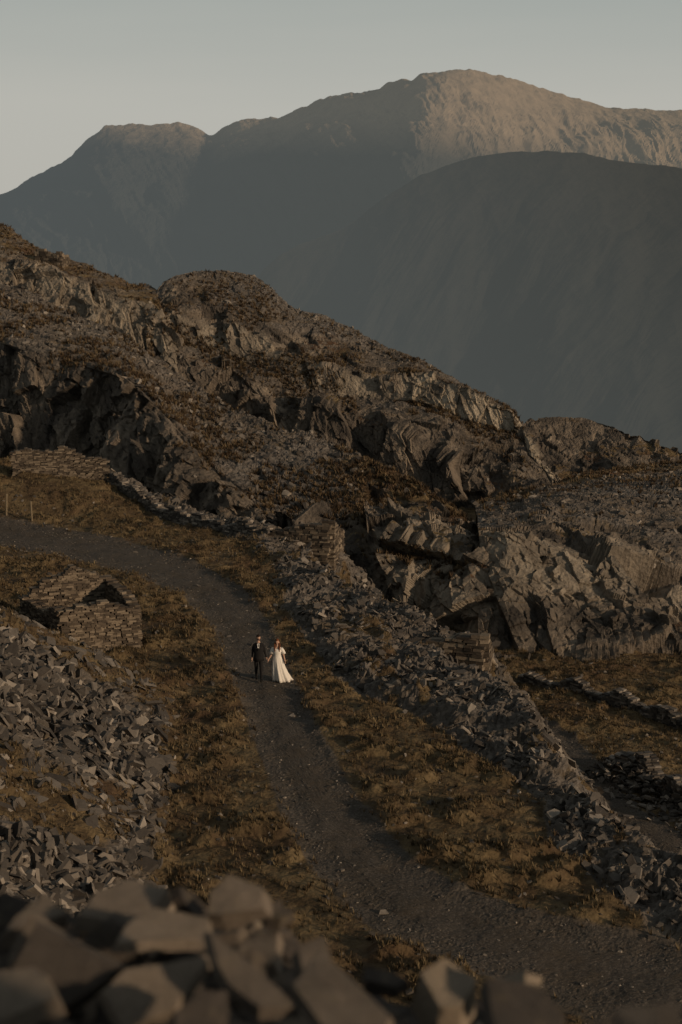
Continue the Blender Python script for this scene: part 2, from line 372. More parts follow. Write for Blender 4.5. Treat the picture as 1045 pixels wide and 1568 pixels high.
B=[(180,[(820,1500),(760,1800),(660,2050)]),(300,[(820,1450),(700,1900),(530,2350)]),(420,[(820,1450),(640,2000),(400,2600)]),(520,[(820,1400),(600,2000),(352,2750)]),
 (600,[(820,1400),(575,2030),(300,2850)]),(680,[(820,1400),(550,2050),(262,2950)]),(760,[(820,1400),(530,2050),(240,3000)]),(830,[(820,1400),(510,2050),(234,3000)]),(890,[(820,1400),(505,2050),(238,3000)]),
 (960,[(820,1400),(510,2050),(248,3000)]),(1045,[(820,1400),(515,2050),(256,3000)]),(1250,[(820,1400),(530,2050),(275,3000)]),(1450,[(820,1400),(540,2050),(300,3000)])]
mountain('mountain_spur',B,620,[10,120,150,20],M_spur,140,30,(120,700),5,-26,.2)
ys=np.concatenate([np.linspace(-60,170,12),np.geomspace(175,30000,60)])
xs_=np.linspace(-1,1,60)
Yg,Xg=np.meshgrid(ys,xs_,indexing='ij'); Xg=Xg*(400+np.abs(Yg)*1.2)
Zg=np.interp(Yg,[-60,170,400,1500,30000],[-30,-30,-110,-300,-300])
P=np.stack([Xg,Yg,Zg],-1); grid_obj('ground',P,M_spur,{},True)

# ------------------------------------------------------------------ terrace (path level)
Oln=np.array([(-60,104),(-33,102),(-24,100),(-16.2,98),(-11.9,93),(-6.9,87),(-3.5,83.5),(-.9,82.6),(-.6,80.8),(-3.0,79.6),(-1.9,75.5),(-.6,71.5),(1.2,67),(2.9,63),(4.6,59.9),(5.9,58.6),(3.6,57.0),(4.5,54.4),(5.9,51.6),(6.4,49.5),(6.8,45.4),(7.0,41.8),(7.8,38.4),(8.8,35.9),(11.5,32),(16,28),(40,22)])
Iln=np.array([(-60,103),(-33,101),(-24,99),(-16.2,96.5),(-12.2,91),(-7.4,84.5),(-5.2,80.5),(-4.4,76),(-2.8,66),(-1.6,59),(-.3,54),(1.9,50),(3.6,46.8),(5.3,43.5),(6.0,40.5),(6.2,37.5),(7.8,32.6),(10,29.5),(15,26),(40,19)])
def sdist(X,Y,L):
    best=np.full(X.shape,1e9)
    for a,b in zip(L[:-1],L[1:]):
        e=b-a; t=np.clip(((X-a[0])*e[0]+(Y-a[1])*e[1])/(e@e),0,1)
        best=np.minimum(best,np.hypot(X-a[0]-t*e[0],Y-a[1]-t*e[1]))
    pol=np.concatenate([np.array([(-400,L[0][1])]),L,np.array([(400,L[-1][1]),(400,-100),(-400,-100)])])
    ins=np.zeros(X.shape,bool)
    for a,b in zip(pol,np.roll(pol,-1,0)):
        if a[1]==b[1]: continue
        c=((a[1]>Y)!=(b[1]>Y))&(X<(b[0]-a[0])*(Y-a[1])/(b[1]-a[1])+a[0]); ins^=c
    return np.where(ins,-best,best)
pc=[(1250,1575,3.2),(1100,1535,2.8),(950,1490,2.3),(800,1450,2.0),(660,1400,1.75),(560,1330,1.5),(490,1230,1.3),(437,1120,1.25),(405,1042,1.25),(372,960,1.4),(325,905,1.7),(245,867,2.3),(130,836,3.0),(0,815,3.4),(-200,795,3.6)]
PC=np.array([G(u,v,0) for u,v,w in pc]); PW=np.array([w for *_,w in pc])
lpc=[(700,1075),(790,1085),(850,1118),(885,1170),(930,1230),(1000,1280),(1080,1330),(1200,1400)]
LPC=np.array([G(u,v,-5.9) for u,v in lpc])
def pdist(X,Y,L,Wd):
    best=np.full(X.shape,1e9)
    for k in range(len(L)-1):
        a,b=L[k],L[k+1]; e=b-a; t=np.clip(((X-a[0])*e[0]+(Y-a[1])*e[1])/(e@e),0,1)
        d=np.hypot(X-a[0]-t*e[0],Y-a[1]-t*e[1])/(Wd[k]*(1-t)+Wd[k+1]*t)
        best=np.minimum(best,d)
    return best
def xs_of(Y): return np.interp(Y,[18,26,31,36,45,52,55.5,58,62,70,80,90],[1,-3.2,-4.2,-4.8,-5.6,-6.6,-9.5,-13.2,-15,-19,-36,-50])
def smax(a,b,k):
    h=np.clip(.5+.5*(a-b)/k,0,1); return b*(1-h)+a*h+k*h*(1-h)
def height(X,Y,full=False):
    p2=np.stack([X,Y,X*0],-1)
    wob=fbm(p2/3.0,3,200)*.9
    sO=sdist(X,Y,Oln)+wob*.4; sI=sdist(X,Y,Iln)+wob*.9
    base=.12*fbm(p2/2.5,4,201)+.03*fbm(p2/.5,2,202)
    hump=.34*sstep(sI,-.3,1.0)*(1+1.6*fbm(p2/1.6,3,203))
    far=sstep(Y,86,92)*sstep(-X,8,20)*2.0
    z=base+hump+far
    zl=-5.9-.02*(Y-50)+.35*fbm(p2/4,4,204)
    drop=(.3-1.35*np.maximum(sO,0)+.8*fbm(p2/1.8,3,205)*sstep(sO,0,1.5)+.2*fbm(p2/1.2,3,206))
    z=np.where(sO>0,smax(np.minimum(z,drop)*1.0,zl,.6),z)
    rise=xs_of(Y)-X+wob*.8
    ls=np.minimum(.50*np.maximum(rise,0),9)*(1-.75*sstep(Y,56,66))
    z=z+ls*(sO<0)
    hill=14.25-.74*(np.maximum(Y,1.5)-2.6)+.5*fbm(p2/2.,3,207)*sstep(Y,6,9)
    z=smax(z,hill,.8)
    z=np.where(Y>9,z,np.minimum(z,14.25-.74*(np.maximum(Y,2.6)-2.6)+.02))
    if not full: return z
    pd=pdist(X,Y,PC,PW); lp=pdist(X,Y,LPC,np.full(len(LPC),1.0))
    pth=np.maximum(1-sstep(pd,.55,1.3),(1-sstep(lp,.6,1.4)))
    z=z-.06*(1-sstep(pd,.5,1.2))
    emb=sstep(sI,-.6,.5)*(1-sstep(sO,2.5,5.0))
    soil=sstep(fbm(p2/np.array([1.6,2.6,1]),4,291),.08,.3)*.75      # turf creeping over the spoil
    lft=sstep(rise,-.3,1.2)
    scr=sstep(fbm(p2/5,3,209)+sstep(Y,46,54)*.7,.18,.45)
    hl=sstep(hill-z,-1.2,-.2)
    rub=np.clip(emb*(1-soil)+lft*(1-scr*.75)+hl,0,1)
    flr=sstep(sO,2.5,4.5)
    grs=np.clip((1-emb*1.3*(1-soil))*(1-lft)+lft*scr*.75-hl,0,1)*(1-pth)
    rub=rub*(1-pth)
    return z,rub,grs,pth,emb,lft,pd,flr
rows=np.concatenate([np.geomspace(1.0,21.5,70),np.geomspace(21.7,140,760)])
cols=np.linspace(-.46,.46,740)
Y,X=np.meshgrid(rows,cols,indexing='ij'); X=X*(Y+7)
Z,rub,grs,pth,emb,lft,pd,flr=height(X,Y,True)
P=np.stack([X,Y,Z],-1); n=normals(P)
d=(1-pth)*rub*(.14*facet(P/.55,211,1.3)+.07*facet(P/.22,212,1.3))+grs*.07*fbm(P/.35,3,213)+pth*.012*facet(P/.12,214,1)
tb=np.clip(fbm(np.stack([X/1.3,Y/.8,X*0],-1),3,215)*2.2,0,1)*grs
P=P+n*d[...,None]; P[...,2]+=tb*.32
TP=P
grid_obj('terrace_ground',P,M_ground,{'rub':rub,'grs':grs,'pth':pth,'pal':rub*0})
def strip(name,L,Wd,frac,seed):
    seg=np.linspace(0,len(L)-1,500); i=np.clip(seg.astype(int),0,len(L)-2); f=(seg-i)[:,None]
    c=L[i]*(1-f)+L[i+1]*f
    for _ in range(12): c[1:-1]=(c[:-2]+c[1:-1]*2+c[2:])/4
    w=(Wd[i]*(1-f[:,0])+Wd[i+1]*f[:,0])*frac
    t=np.gradient(c,axis=0); t/=np.linalg.norm(t,axis=1,keepdims=True); nn=np.stack([-t[:,1],t[:,0]],1)
    k=np.linspace(-1,1,25)
    ww=w[:,None]*(1+.5*fbm(np.stack([np.repeat(seg[:,None]*5,25,1),np.sign(k)[None]*9+seg[:,None]*0,seg[:,None]*0+k*0],-1),4,seed))
    XX=c[:,None,0]+nn[:,None,0]*k*ww; YY=c[:,None,1]+nn[:,None,1]*k*ww
    ZZ=height(XX,YY,True)[0]-.012+.03*(1-np.abs(k)**3)[None]
    PP=np.stack([XX,YY,ZZ],-1)
    PP[...,2]+=.012*facet(PP/.12,214,1)
    return grid_obj(name,PP,M_gravel,{},False)
strip('gravel_path',PC,PW,.45,221); strip('gravel_path',LPC,np.full(len(LPC),1.),.5,231)

# ------------------------------------------------------------------ loose slate
vis=(Y>21)&(Y<100)&(np.abs(X)<(.30*Y+3))
clump=np.clip(.25+1.6*fbm(TP/1.8,3,260),.04,1)
w=((rub+.08)*(emb>.3)*vis*clump); p,n_=pick(TP,w,14000); slabs('slate_rubble_bank',p,n_,.05,.4,M_slate,.10,.33,power=3.2)
w=(rub*(lft>.2)*vis*(Y<60)*(X<0)*(clump+.12)); p,n_=pick(TP,w,22000); slabs('slate_scree',p,n_,.05,.48,M_slate,.09,.26,power=3.4)
w=(vis*(Y<90))*(.25*grs+.02*pth+.05); p,n_=pick(TP,w,6000); slabs('scattered_stones',p,n_,.03,.17,M_slate,.22,.3,power=3)
w=pth*vis*(pd<1.15); p,n_=pick(TP,w,9000); slabs('path_gravel_stones',p,n_,.015,.07,M_slate,.3,.3,power=4)
w=grs*vis*(pd>.75)*(.25+tb*2.0+.6*(fbm(TP/1.5,3,240)>.05)); p,n_=pick(TP,w,62000); tufts('moorland_grass',p,.08,.24,M_grass)
for key,N,nm in (('r1',9000,'ridge_scree'),('d',6000,'tip_scree'),('g',5000,'bluff_scree'),('s',2000,'hillside_scree')):
    P,Q,R=sheets[key]; w=np.clip(Q[...,1]*(1-R)+.03,0,1); p,n_=pick(P,w,N); slabs(nm,p,n_,.08,.5,M_slate,.25,.35,power=5)
for key,N,nm in (('r1',12000,'ridge_heather'),('d',3000,'tip_heather'),('g',5000,'bluff_heather'),('s',4500,'hillside_heather')):
    P,Q,R=sheets[key]; w=np.clip(Q[...,2]*(1-R)*(fbm(P/4.,3,250)>-.05),0,1)+1e-6; p,n_=pick(P,w,N); tufts(nm,p,.2,.5,M_heath,7,.9,.16)

# ------------------------------------------------------------------ dry-stone walls
def hz(x,y): return float(height(np.array([[float(x)]]),np.array([[float(y)]]))[0,0])
def wall(name,pts,hts,thick,zb=None,parent=None,mat=None,stone=(.32,.1),ragged=.25,gap=None):
    C=[];Xs=[];S3=[]
    for k in range(len(pts)-1):
        a=np.array(pts[k],float);b=np.array(pts[k+1],float); L=np.linalg.norm(b-a); e=(b-a)/L
        h0,h1=hts[k],hts[k+1]
        z=0.0; hmax=max(h0,h1)+ragged*.5
        while z<hmax:
            ch=stone[1]*random.uniform(.75,1.35); s=-random.uniform(0,stone[0])
            while s<L:
                ln=stone[0]*random.uniform(.5,1.5); m=min(max(s+ln/2,0),L); q=a+e*m
                hh=h0+(h1-h0)*m/L+ragged*(math.sin(m*2.3+k)+random.uniform(-.5,.5))*.5
                if z<hh and not (gap and gap[0]<m<gap[1] and z<gap[2]):
                    zz=(hz(*q)-.1) if zb is None else zb
                    for side in (-1,1) if thick>.3 else (0,):
                        nn=np.array([-e[1],e[0]])*side*thick*.27
                        jj=random.uniform(-.03,.03)
                        C.append((q[0]+nn[0]+jj,q[1]+nn[1]+jj,zz+z+ch/2)); Xs.append((e[0],e[1],random.uniform(-.05,.05)))
                        S3.append((ln*.5*1.38,(thick*.27 if thick>.3 else thick*.5)*1.45,ch*.47))
                s+=ln*.98
            z+=ch
    C=np.array(C);X_=np.array(Xs);X_/=np.linalg.norm(X_,axis=1,keepdims=True);S3=np.array(S3)
    Z_=np.tile([0,0,1.],(len(C),1))+rng.normal(0,.04,(len(C),3)); Y_=np.cross(Z_,X_);Y_/=np.linalg.norm(Y_,axis=1,keepdims=True);Z_=np.cross(X_,Y_)
    return prisms(name,C,X_,Y_,Z_,S3[:,0],S3[:,1],S3[:,2],4,.13,mat or M_wall,parent,.04)
def empty(name,loc=(0,0,0)):
    e=bpy.data.objects.new(name,None); e.location=loc; return link(e)
hut=empty('ruined_stone_hut')
a=np.array(W(98,1003,56.5)[:2]); b=np.array(W(208,992,57.6)[:2]); e=(b-a)/np.linalg.norm(b-a); nn=np.array([-e[1],e[0]])
c2=b+nn*3.6-e*.3; d2=a+nn*3.6-e*.9
zb=min(hz(*a),hz(*b))-.25
wall('front_wall',[a,a+e*1.5,b],[2.2,2.4,2.1],.45,zb,hut,stone=(.26,.075),ragged=.12)
wall('right_wall',[b,b+nn*1.6,c2],[2.1,2.3,2.7],.45,zb,hut,stone=(.26,.075),ragged=.15)
wall('left_wall',[a,a+nn*1.8-e*.4,d2],[2.2,1.8,2.1],.45,zb+.05,hut,gap=(1.0,1.7,1.3),stone=(.26,.075),ragged=.15)
wall('back_wall',[d2,d2+e*1.9,c2],[2.1,3.2,2.7],.45,zb+.03,hut,stone=(.26,.075),ragged=.2)
def gp(u,v,z): return G(u,v,z)
wall('dry_stone_wall',[(-21.6,93),(-18.5,93.3),(-15.6,93.6)],[1.8,1.9,1.6],.5,None,stone=(.3,.09))
wall('dry_stone_wall',[(-15.2,93.6),(-12.2,89.5),(-7.6,84),(-4.2,80.8)],[.9,.8,.7,.6],.5,None,mat=M_slate,ragged=.4)
wall('retaining_wall',[(-4.2,81.0),(-2.4,80.2),(-.7,79.6),(-.2,81.4)],[4.6,5.2,5.5,4.8],.7,-4.2,stone=(.4,.12),ragged=.15)
wall('retaining_wall',[(3.0,58.0),(4.6,57.4),(5.75,56.9),(6.1,58.6)],[3.7,4.0,4.2,3.5],.7,-3.6,stone=(.45,.11),ragged=.3)
wall('dry_stone_wall',[gp(800,1030,-5.9),gp(880,1052,-5.9),gp(960,1075,-5.9),gp(1060,1110,-5.9),gp(1200,1140,-5.9)],[.5,.6,.7,.7,.7],.5,None,mat=M_slate,ragged=.5,stone=(.26,.08))
wall('dry_stone_wall',[gp(935,1175,-5.9),gp(985,1190,-5.9),gp(1060,1245,-5.9),gp(1150,1290,-5.9)],[.5,.9,1.1,1.1],.6,None,mat=M_slate,ragged=.5,stone=(.26,.075))
# spoil heaped against the lower wall
c0=np.array([gp(u,v,-5.9) for u,v in ((935,1185),(985,1200),(1060,1255),(1150,1300))])
tt=rng.random(1500)*3; i=tt.astype(int); f=(tt-i)[:,None]; pp_=c0[i]*(1-f)+c0[i+1]*f+rng.normal(0,.75,(1500,2))
dd=pdist(pp_[:,0],pp_[:,1],c0,np.ones(4)); zz_=height(pp_[:,0][None],pp_[:,1][None])[0]+np.clip(.75-dd*.6,0,1)*rng.random(1500)
slabs('slate_spoil_heap',np.column_stack([pp_,zz_]),np.tile([0,0,1.],(1500,1)),.06,.34,M_slate,.12,.4,power=2.)
r=empty('ruined_quarry_building')
a=np.array(W(58,395,176)[:2]);b=np.array(W(92,400,175)[:2])
z0=W(58,398,176)[2]-.9
wall('long_wall',[a,b],[1.9,1.5],.5,z0,r,stone=(.6,.25)); wall('end_wall',[b,b+np.array([.3,3.0])],[1.5,1.3],.5,z0,r,stone=(.6,.25))
wall('side_wall',[a,a+np.array([.3,3.0])],[1.9,1.6],.5,z0,r,stone=(.6,.25))
T=NT('weathered_wood'); M_wood=T.out(T.ramp(T.noise(20,4),[(.3,(.10,.08,.055)),(.7,(.22,.18,.12))]))
fe=empty('post_fence')
pp=[(10,768),(48,772),(-60,760),(-130,752)]
for k,(u,v) in enumerate(pp):
    x,y=G(u,v,1.2); z=hz(x,y)
    bpy.ops.mesh.primitive_cylinder_add(vertices=8,radius=.06,depth=1.5,location=(x,y,z+.6),rotation=(random.uniform(-.05,.05),random.uniform(-.06,.06),0))
    o=bpy.context.object; o.name='post_%d'%k; o.data.materials.append(M_wood); o.parent=fe

# ------------------------------------------------------------------ foreground stones
ot=[(-150,1350),(0,1362),(100,1372),(180,1365),(290,1360),(380,1352),(425,1385),(500,1435),(560,1480),(600,1508),(650,1500),(760,1500),(830,1530),(860,1560),(1045,1585),(1200,1600)]
us=np.linspace(-150,1200,110); vt=np.interp(us,[o[0] for o in ot],[o[1] for o in ot])
PF=[]
for f in np.linspace(0,1,50):
    PF.append([W(u,v+38+(1760-v)*f,4.9-2.2*f) for u,v in zip(us,vt)])
PF=[[ (W(u,v+160,5.7)) for u,v in zip(us,vt)]]+PF
PF=np.array(PF)[::-1]
PF[...,2]+=.05*facet(PF/.18,301,1.2)
grid_obj('rock_pile_base',PF,M_fore,{'rnd':np.full(PF.shape[:2],.1)})
p,n_=pick(PF[:-2],np.ones(PF[:-2].shape[:2]),620)
N=len(p); s=.025+.15*rng.random(N)**2.2
n_=n_*np.sign(n_[:,2:3])
Xb,Yb,Zb=basis(n_*.5+np.array([.1,-.1,.5]),.24)
keys=[(190,1394,4.5,.21,.12,.032,(.1,-.25,1)),(352,1385,4.4,.12,.11,.06,(-.1,-.7,.8)),(60,1405,4.5,.17,.12,.025,(.2,-.1,1)),(255,1428,4.2,.2,.12,.02,(.1,-.3,1)),
 (110,1485,4.0,.15,.17,.03,(-.1,-.8,.6)),(480,1478,4.1,.16,.1,.025,(.3,-.2,1)),(240,1512,3.9,.19,.1,.02,(0,-.6,.8)),(380,1505,3.8,.2,.1,.02,(.15,-.35,1)),
 (690,1528,4.1,.15,.12,.065,(.1,-.3,1)),(790,1520,4.0,.085,.08,.06,(.6,-.4,.6)),(520,1552,3.7,.24,.12,.018,(0,-.3,1)),(20,1520,3.7,.18,.14,.03,(-.2,-.4,1)),
 (420,1402,4.6,.08,.06,.025,(.2,-.3,1)),(590,1503,4.2,.1,.07,.02,(0,-.2,1)),(320,1562,3.6,.17,.1,.02,(.3,-.4,1)),(800,1590,3.5,.25,.16,.03,(.1,-.2,1)),(960,1600,3.5,.2,.14,.03,(.1,-.2,1)),
 (170,1442,4.3,.11,.09,.03,(-.1,-.9,.5)),(60,1452,4.2,.11,.1,.025,(-.1,-.9,.4))]
cc=np.array([W(k[0],k[1],k[2]) for k in keys]); zz=np.array([k[6] for k in keys],float)
Xk,Yk,Zk=basis(zz/np.linalg.norm(zz,axis=1,keepdims=True),.05)
o=prisms('rock_pile',np.concatenate([p+n_*.01,cc]),np.concatenate([Xb,Xk]),np.concatenate([Yb,Yk]),np.concatenate([Zb,Zk]),
  np.concatenate([s,[k[3] for k in keys]]),np.concatenate([s*rng.uniform(.4,.8,N),[k[4] for k in keys]]),np.concatenate([s*rng.uniform(.05,.2,N),[k[5] for k in keys]]),6,.46,M_fore)
bv=o.modifiers.new('b','BEVEL'); bv.width=.002; bv.segments=1
sb=o.modifiers.new('s','SUBSURF'); sb.subdivision_type='SIMPLE'; sb.levels=2; sb.render_levels=2
tx=bpy.data.textures.new('rough','CLOUDS'); tx.noise_scale=.05; tx.noise_depth=4
dm=o.modifiers.new('d','DISPLACE'); dm.texture=tx; dm.texture_coords='GLOBAL'; dm.strength=.01; dm.mid_level=.5

# ------------------------------------------------------------------ people
def plain(name,c,rough=.8):
    T=NT(name); T.b.inputs['Roughness'].default_value=rough
    return T.out(T.mix(.25,c,T.ramp(T.noise(30,4),[(.3,.6),(.7,1.0)]),'MULTIPLY'))
M_skin=plain('skin',(.42,.27,.2),.6); M_suit=plain('black_suit',(.014,.0135,.014)); M_shirt=plain('white_shirt',(.7,.68,.64)); M_shoe=plain('shoe_leather',(.01,.009,.008),.4)
M_hairD=plain('dark_hair',(.02,.013,.01)); M_hairR=plain('auburn_hair',(.12,.045,.02)); M_dress=plain('white_dress',(.66,.63,.58)); M_eye=plain('eye',(.02,.02,.02),.3); M_lip=plain('lips',(.35,.12,.1))
def skinmesh(name,verts,edges,rad,parent,mats,matfn,sub=2):
    me=bpy.data.meshes.new(name); me.from_pydata(verts,edges,[]); me.update()
    o=bpy.data.objects.new(name,me); COL.objects.link(o)
    sk=o.modifiers.new('s','SKIN'); sk.use_smooth_shade=True
    for i,r in enumerate(rad):
        v=me.skin_vertices[0].data[i]; v.radius=r if isinstance(r,tuple) else (r,r); v.use_root=(i==0)
    o.modifiers.new('ss','SUBSURF').levels=sub
    dg=bpy.context.evaluated_depsgraph_get(); m2=bpy.data.meshes.new_from_object(o.evaluated_get(dg))
    bpy.data.objects.remove(o)
    m2.name=name
    for m in mats: m2.materials.append(m)
    for p in m2.polygons:
        p.use_smooth=True; p.material_index=matfn(p.center)
    return link(bpy.data.objects.new(name,m2),parent)
def hand(verts,edges,rad,wi,wp,dirv,side,curl):
    d=Vector(dirv).normalized(); s=Vector((0,-1,0)) ; s=(s-d*s.dot(d)).normalized(); c=d.cross(s)*side
    p=Vector(wp); verts.append(tuple(p+d*.05)); rad.append((.034,.02)); pi=len(verts)-1; edges.append((wi,pi))
    for k,(off,l) in enumerate(((.03,.07),(.01,.08),(-.01,.075),(-.028,.058))):
        prev=pi; q=p+d*.085+s*off
        for j,(f,cu) in enumerate(((0,0),(.5,.25),(1,.75))):
            verts.append(tuple(q+d*l*f*(1-.3*curl*f)+c*curl*l*cu*.8)); rad.append(.0095-.001*j); edges.append((prev,len(verts)-1)); prev=len(verts)-1
    prev=pi
    for f in (.4,1):
        verts.append(tuple(p+d*(.03+.05*f)+s*(.03+.025*f)+c*.015)); rad.append(.011); edges.append((prev,len(verts)-1)); prev=len(verts)-1
def head(parent,z,sc,hair,long_hair,yaw,beard=False,x=0,y=0):
    import bmesh
    bm=bmesh.new(); bmesh.ops.create_uvsphere(bm,u_segments=28,v_segments=22,radius=1)
    for v in bm.verts:
        X_,Y_,Z_=v.co
        nx=X_*.078; ny=Y_*.098; nz=Z_*.118
        if Z_<0: nx*=1-.28*(-Z_)**1.3; ny*=1-.15*(-Z_)
        if Y_<0:
            ny-=.020*math.exp(-((X_/.16)**2)-((Z_+.12)/.2)**2)
            ny+=.008*math.exp(-(((abs(X_)-.38)/.18)**2)-((Z_-.08)/.13)**2)
            ny-=.006*math.exp(-((X_/.3)**2)-((Z_+.48)/.1)**2)
        v.co=(nx,ny,nz)
    me=bpy.data.meshes.new('head'); bm.to_mesh(me); bm.free()
    me.materials.append(M_skin); me.materials.append(hair); me.materials.append(M_lip)
    for p in me.polygons:
        p.use_smooth=True; c=p.center
        if beard and c.z<-.035 and c.y<.03 and not(abs(c.x)<.02 and abs(c.z+.056)<.006): p.material_index=1
        if abs(c.x)<.025 and c.y<-.06 and abs(c.z+.057)<.007: p.material_index=2
    h=link(bpy.data.objects.new('head',me),parent); h.location=(x,y,z); h.scale=(sc,)*3; h.rotation_euler=(math.radians(6),0,yaw)
    bm=bmesh.new(); bmesh.ops.create_uvsphere(bm,u_segments=28,v_segments=20,radius=1)
    dl=[]
    for v in bm.verts:
        X_,Y_,Z_=v.co
        w=1+.05*math.sin(X_*17+Z_*9)*math.cos(Y_*13)
        if Y_<-.25 and Z_<.42 : dl.append(v)
        elif Z_<(-.9 if long_hair else -.25): dl.append(v)
        v.co=(X_*.086*w,Y_*.106*w+.006,Z_*(.128 if Z_>0 or not long_hair else .2)*w+.004)
    bmesh.ops.delete(bm,geom=dl,context='VERTS')
    me=bpy.data.meshes.new('hair'); bm.to_mesh(me); bm.free(); me.materials.append(hair)
    for p in me.polygons: p.use_smooth=True
    o=link(bpy.data.objects.new('hair',me),h); so=o.modifiers.new('t','SOLIDIFY'); so.thickness=.012
    for sx in (-1,1):
        bpy.ops.mesh.primitive_uv_sphere_add(segments=10,ring_count=8,radius=.011,location=(sx*.03,-.083,.01)); e=bpy.context.object; e.name='eye'; e.data.materials.append(M_eye); e.parent=h
        bpy.ops.mesh.primitive_torus_add(major_radius=.02,minor_radius=.009,major_segments=12,minor_segments=6,location=(sx*.08,.008,-.005),rotation=(0,math.radians(80),0)); e=bpy.context.object; e.name='ear'; e.scale=(1.4,.9,1); e.data.materials.append(M_skin); e.parent=h
cx,cy=G(411,1043,0.0)
gx=cx-.36; gz=hz(gx,cy)-.05
groom=empty('groom',(gx,cy,gz))
V=[(0,0,.96),(0,0,1.12),(0,-.005,1.32),(0,0,1.47),(0,-.005,1.56),(0,-.01,1.64)]
E=[(0,1),(1,2),(2,3),(3,4),(4,5)]; Rr=[(.155,.11),(.145,.10),(.18,.12),(.11,.08),(.058,.058),(.055,.055)]
def limb(root,pts,rs):
    pr=root
    for p_,r_ in zip(pts,rs): V.append(p_);Rr.append(r_);E.append((pr,len(V)-1)); pr=len(V)-1
    return pr
k=limb(3,[(.175,.0,1.45),(.235,.03,1.18),(.30,-.03,.96)],[.068,.052,.034]); hand(V,E,Rr,k,V[k],(.25,-.2,-1),-1,.9)
k=limb(3,[(-.175,.0,1.45),(-.235,.05,1.18),(-.25,-.01,.93)],[.068,.052,.034]); hand(V,E,Rr,k,V[k],(0,-.2,-1),1,.4)
limb(0,[(.095,0,.88),(.10,-.14,.52),(.10,-.12,.11),(.10,-.27,.05)],[.1,.068,.045,.04])
limb(0,[(-.095,0,.88),(-.10,.02,.50),(-.10,.16,.14),(-.10,.04,.045)],[.1,.068,.045,.04])
def gm(c):
    if c.z>1.545: return 0
    if c.z<.955 and abs(c.x)>.20: return 0
    if c.z<.09: return 2
    if c.z<.16 and abs(c.x)<.2 : return 2
    return 1
skinmesh('body_in_suit',V,E,Rr,groom,[M_skin,M_suit,M_shoe],gm)
head(groom,1.73,1.0,M_hairD,False,.25,True)
def ringmesh(name,rings,mat,parent,n=40,closed=True,thick=0):
    vs=[];fs=[]
    for (zc,xc,yc,rx,ry,am,ph,fr) in rings:
        for i in range(n):
            a=2*math.pi*i/n; m=1+am*math.sin(fr*a+ph)+am*.6*math.sin((fr*2+1)*a+ph*2)
            vs.append((xc+rx*m*math.cos(a),yc+ry*m*math.sin(a),zc))
    for r_ in range(len(rings)-1):
        for i in range(n): fs.append((r_*n+i,r_*n+(i+1)%n,(r_+1)*n+(i+1)%n,(r_+1)*n+i))
    me=bpy.data.meshes.new(name); me.from_pydata(vs,[],fs); me.materials.append(mat)
    for p in me.polygons: p.use_smooth=True
    o=link(bpy.data.objects.new(name,me),parent); o.modifiers.new('t','SOLIDIFY').thickness=.008; return o
ringmesh('jacket',[(1.44,0,.0,.17,.115,0,0,3),(1.32,0,0,.20,.14,0,0,3),(1.12,0,0,.17,.125,0,0,3),(.95,0,0,.185,.14,.01,0,3),(.82,0,.0,.195,.15,.02,0,3)],M_suit,groom)
def poly(name,pts,mat,parent,th=.01):
    me=bpy.data.meshes.new(name); me.from_pydata(pts,[],[tuple(range(len(pts)))]); me.materials.append(mat)
    o=link(bpy.data.objects.new(name,me),parent); o.modifiers.new('t','SOLIDIFY').thickness=th; return o
poly('shirt_front',[(-.045,-.115,1.53),(.045,-.115,1.53),(.03,-.155,1.38),(0,-.158,1.25),(-.03,-.155,1.38)],M_shirt,groom)
poly('tie',[(-.014,-.13,1.51),(.014,-.13,1.51),(.02,-.172,1.3),(0,-.175,1.25),(-.02,-.172,1.3)],M_suit,groom,.008)
bx=cx+.36; bz=hz(bx,cy)-.05
bride=empty('bride',(bx,cy,bz))
V=[(0,0,.92),(0,0,1.06),(0,-.005,1.24),(0,0,1.36),(0,-.005,1.44),(0,-.01,1.52)]
E=[(0,1),(1,2),(2,3),(3,4),(4,5)]; Rr=[(.15,.11),(.115,.085),(.14,.10),(.085,.06),(.045,.045),(.045,.045)]
k=limb(3,[(-.14,0,1.34),(-.21,.03,1.10),(-.33,-.03,.92)],[.048,.038,.026]); hand(V,E,Rr,k,V[k],(-.2,-.2,-1),1,.9)
k=limb(3,[(.14,0,1.34),(.23,.03,1.10),(.29,-.05,.89)],[.048,.038,.026]); hand(V,E,Rr,k,V[k],(.1,-.2,-1),-1,.5)
limb(0,[(.085,0,.84),(.09,-.08,.48),(.09,-.05,.10),(.09,-.18,.04)],[.09,.058,.038,.033])
limb(0,[(-.085,0,.84),(-.09,.02,.48),(-.09,.12,.10),(-.09,.0,.04)],[.09,.058,.038,.033])
skinmesh('body',V,E,Rr,bride,[M_skin],lambda c:0)
head(bride,1.60,.94,M_hairR,True,-.2)
V=[(0,.09,1.64)];E=[];Rr=[(.05,.04)]
for sx in (-1,1): limb(0,[(sx*.07,.05,1.58),(sx*.095,-.03,1.47),(sx*.09,-.115,1.36),(sx*.085,-.14,1.24)],[.035,.034,.028,.012])
limb(0,[(0,.11,1.5),(0,.12,1.34),(0,.12,1.2)],[.06,.05,.02])
skinmesh('long_hair',V,E,Rr,bride,[M_hairR],lambda c:0)
ringmesh('wedding_dress',[(1.34,0,0,.125,.095,0,0,5),(1.25,0,-.01,.165,.13,0,0,5),(1.17,0,0,.15,.12,0,0,5),(1.08,0,0,.13,.10,.0,0,5),(1.0,0,0,.15,.12,.02,.3,6),(.85,.01,.01,.19,.155,.04,.5,7),
  (.6,.04,.05,.235,.2,.07,.7,7),(.35,.09,.1,.28,.26,.09,.9,7),(.12,.15,.15,.34,.33,.11,1.1,7),(.02,.19,.2,.37,.37,.12,1.2,7)],M_dress,bride,72)
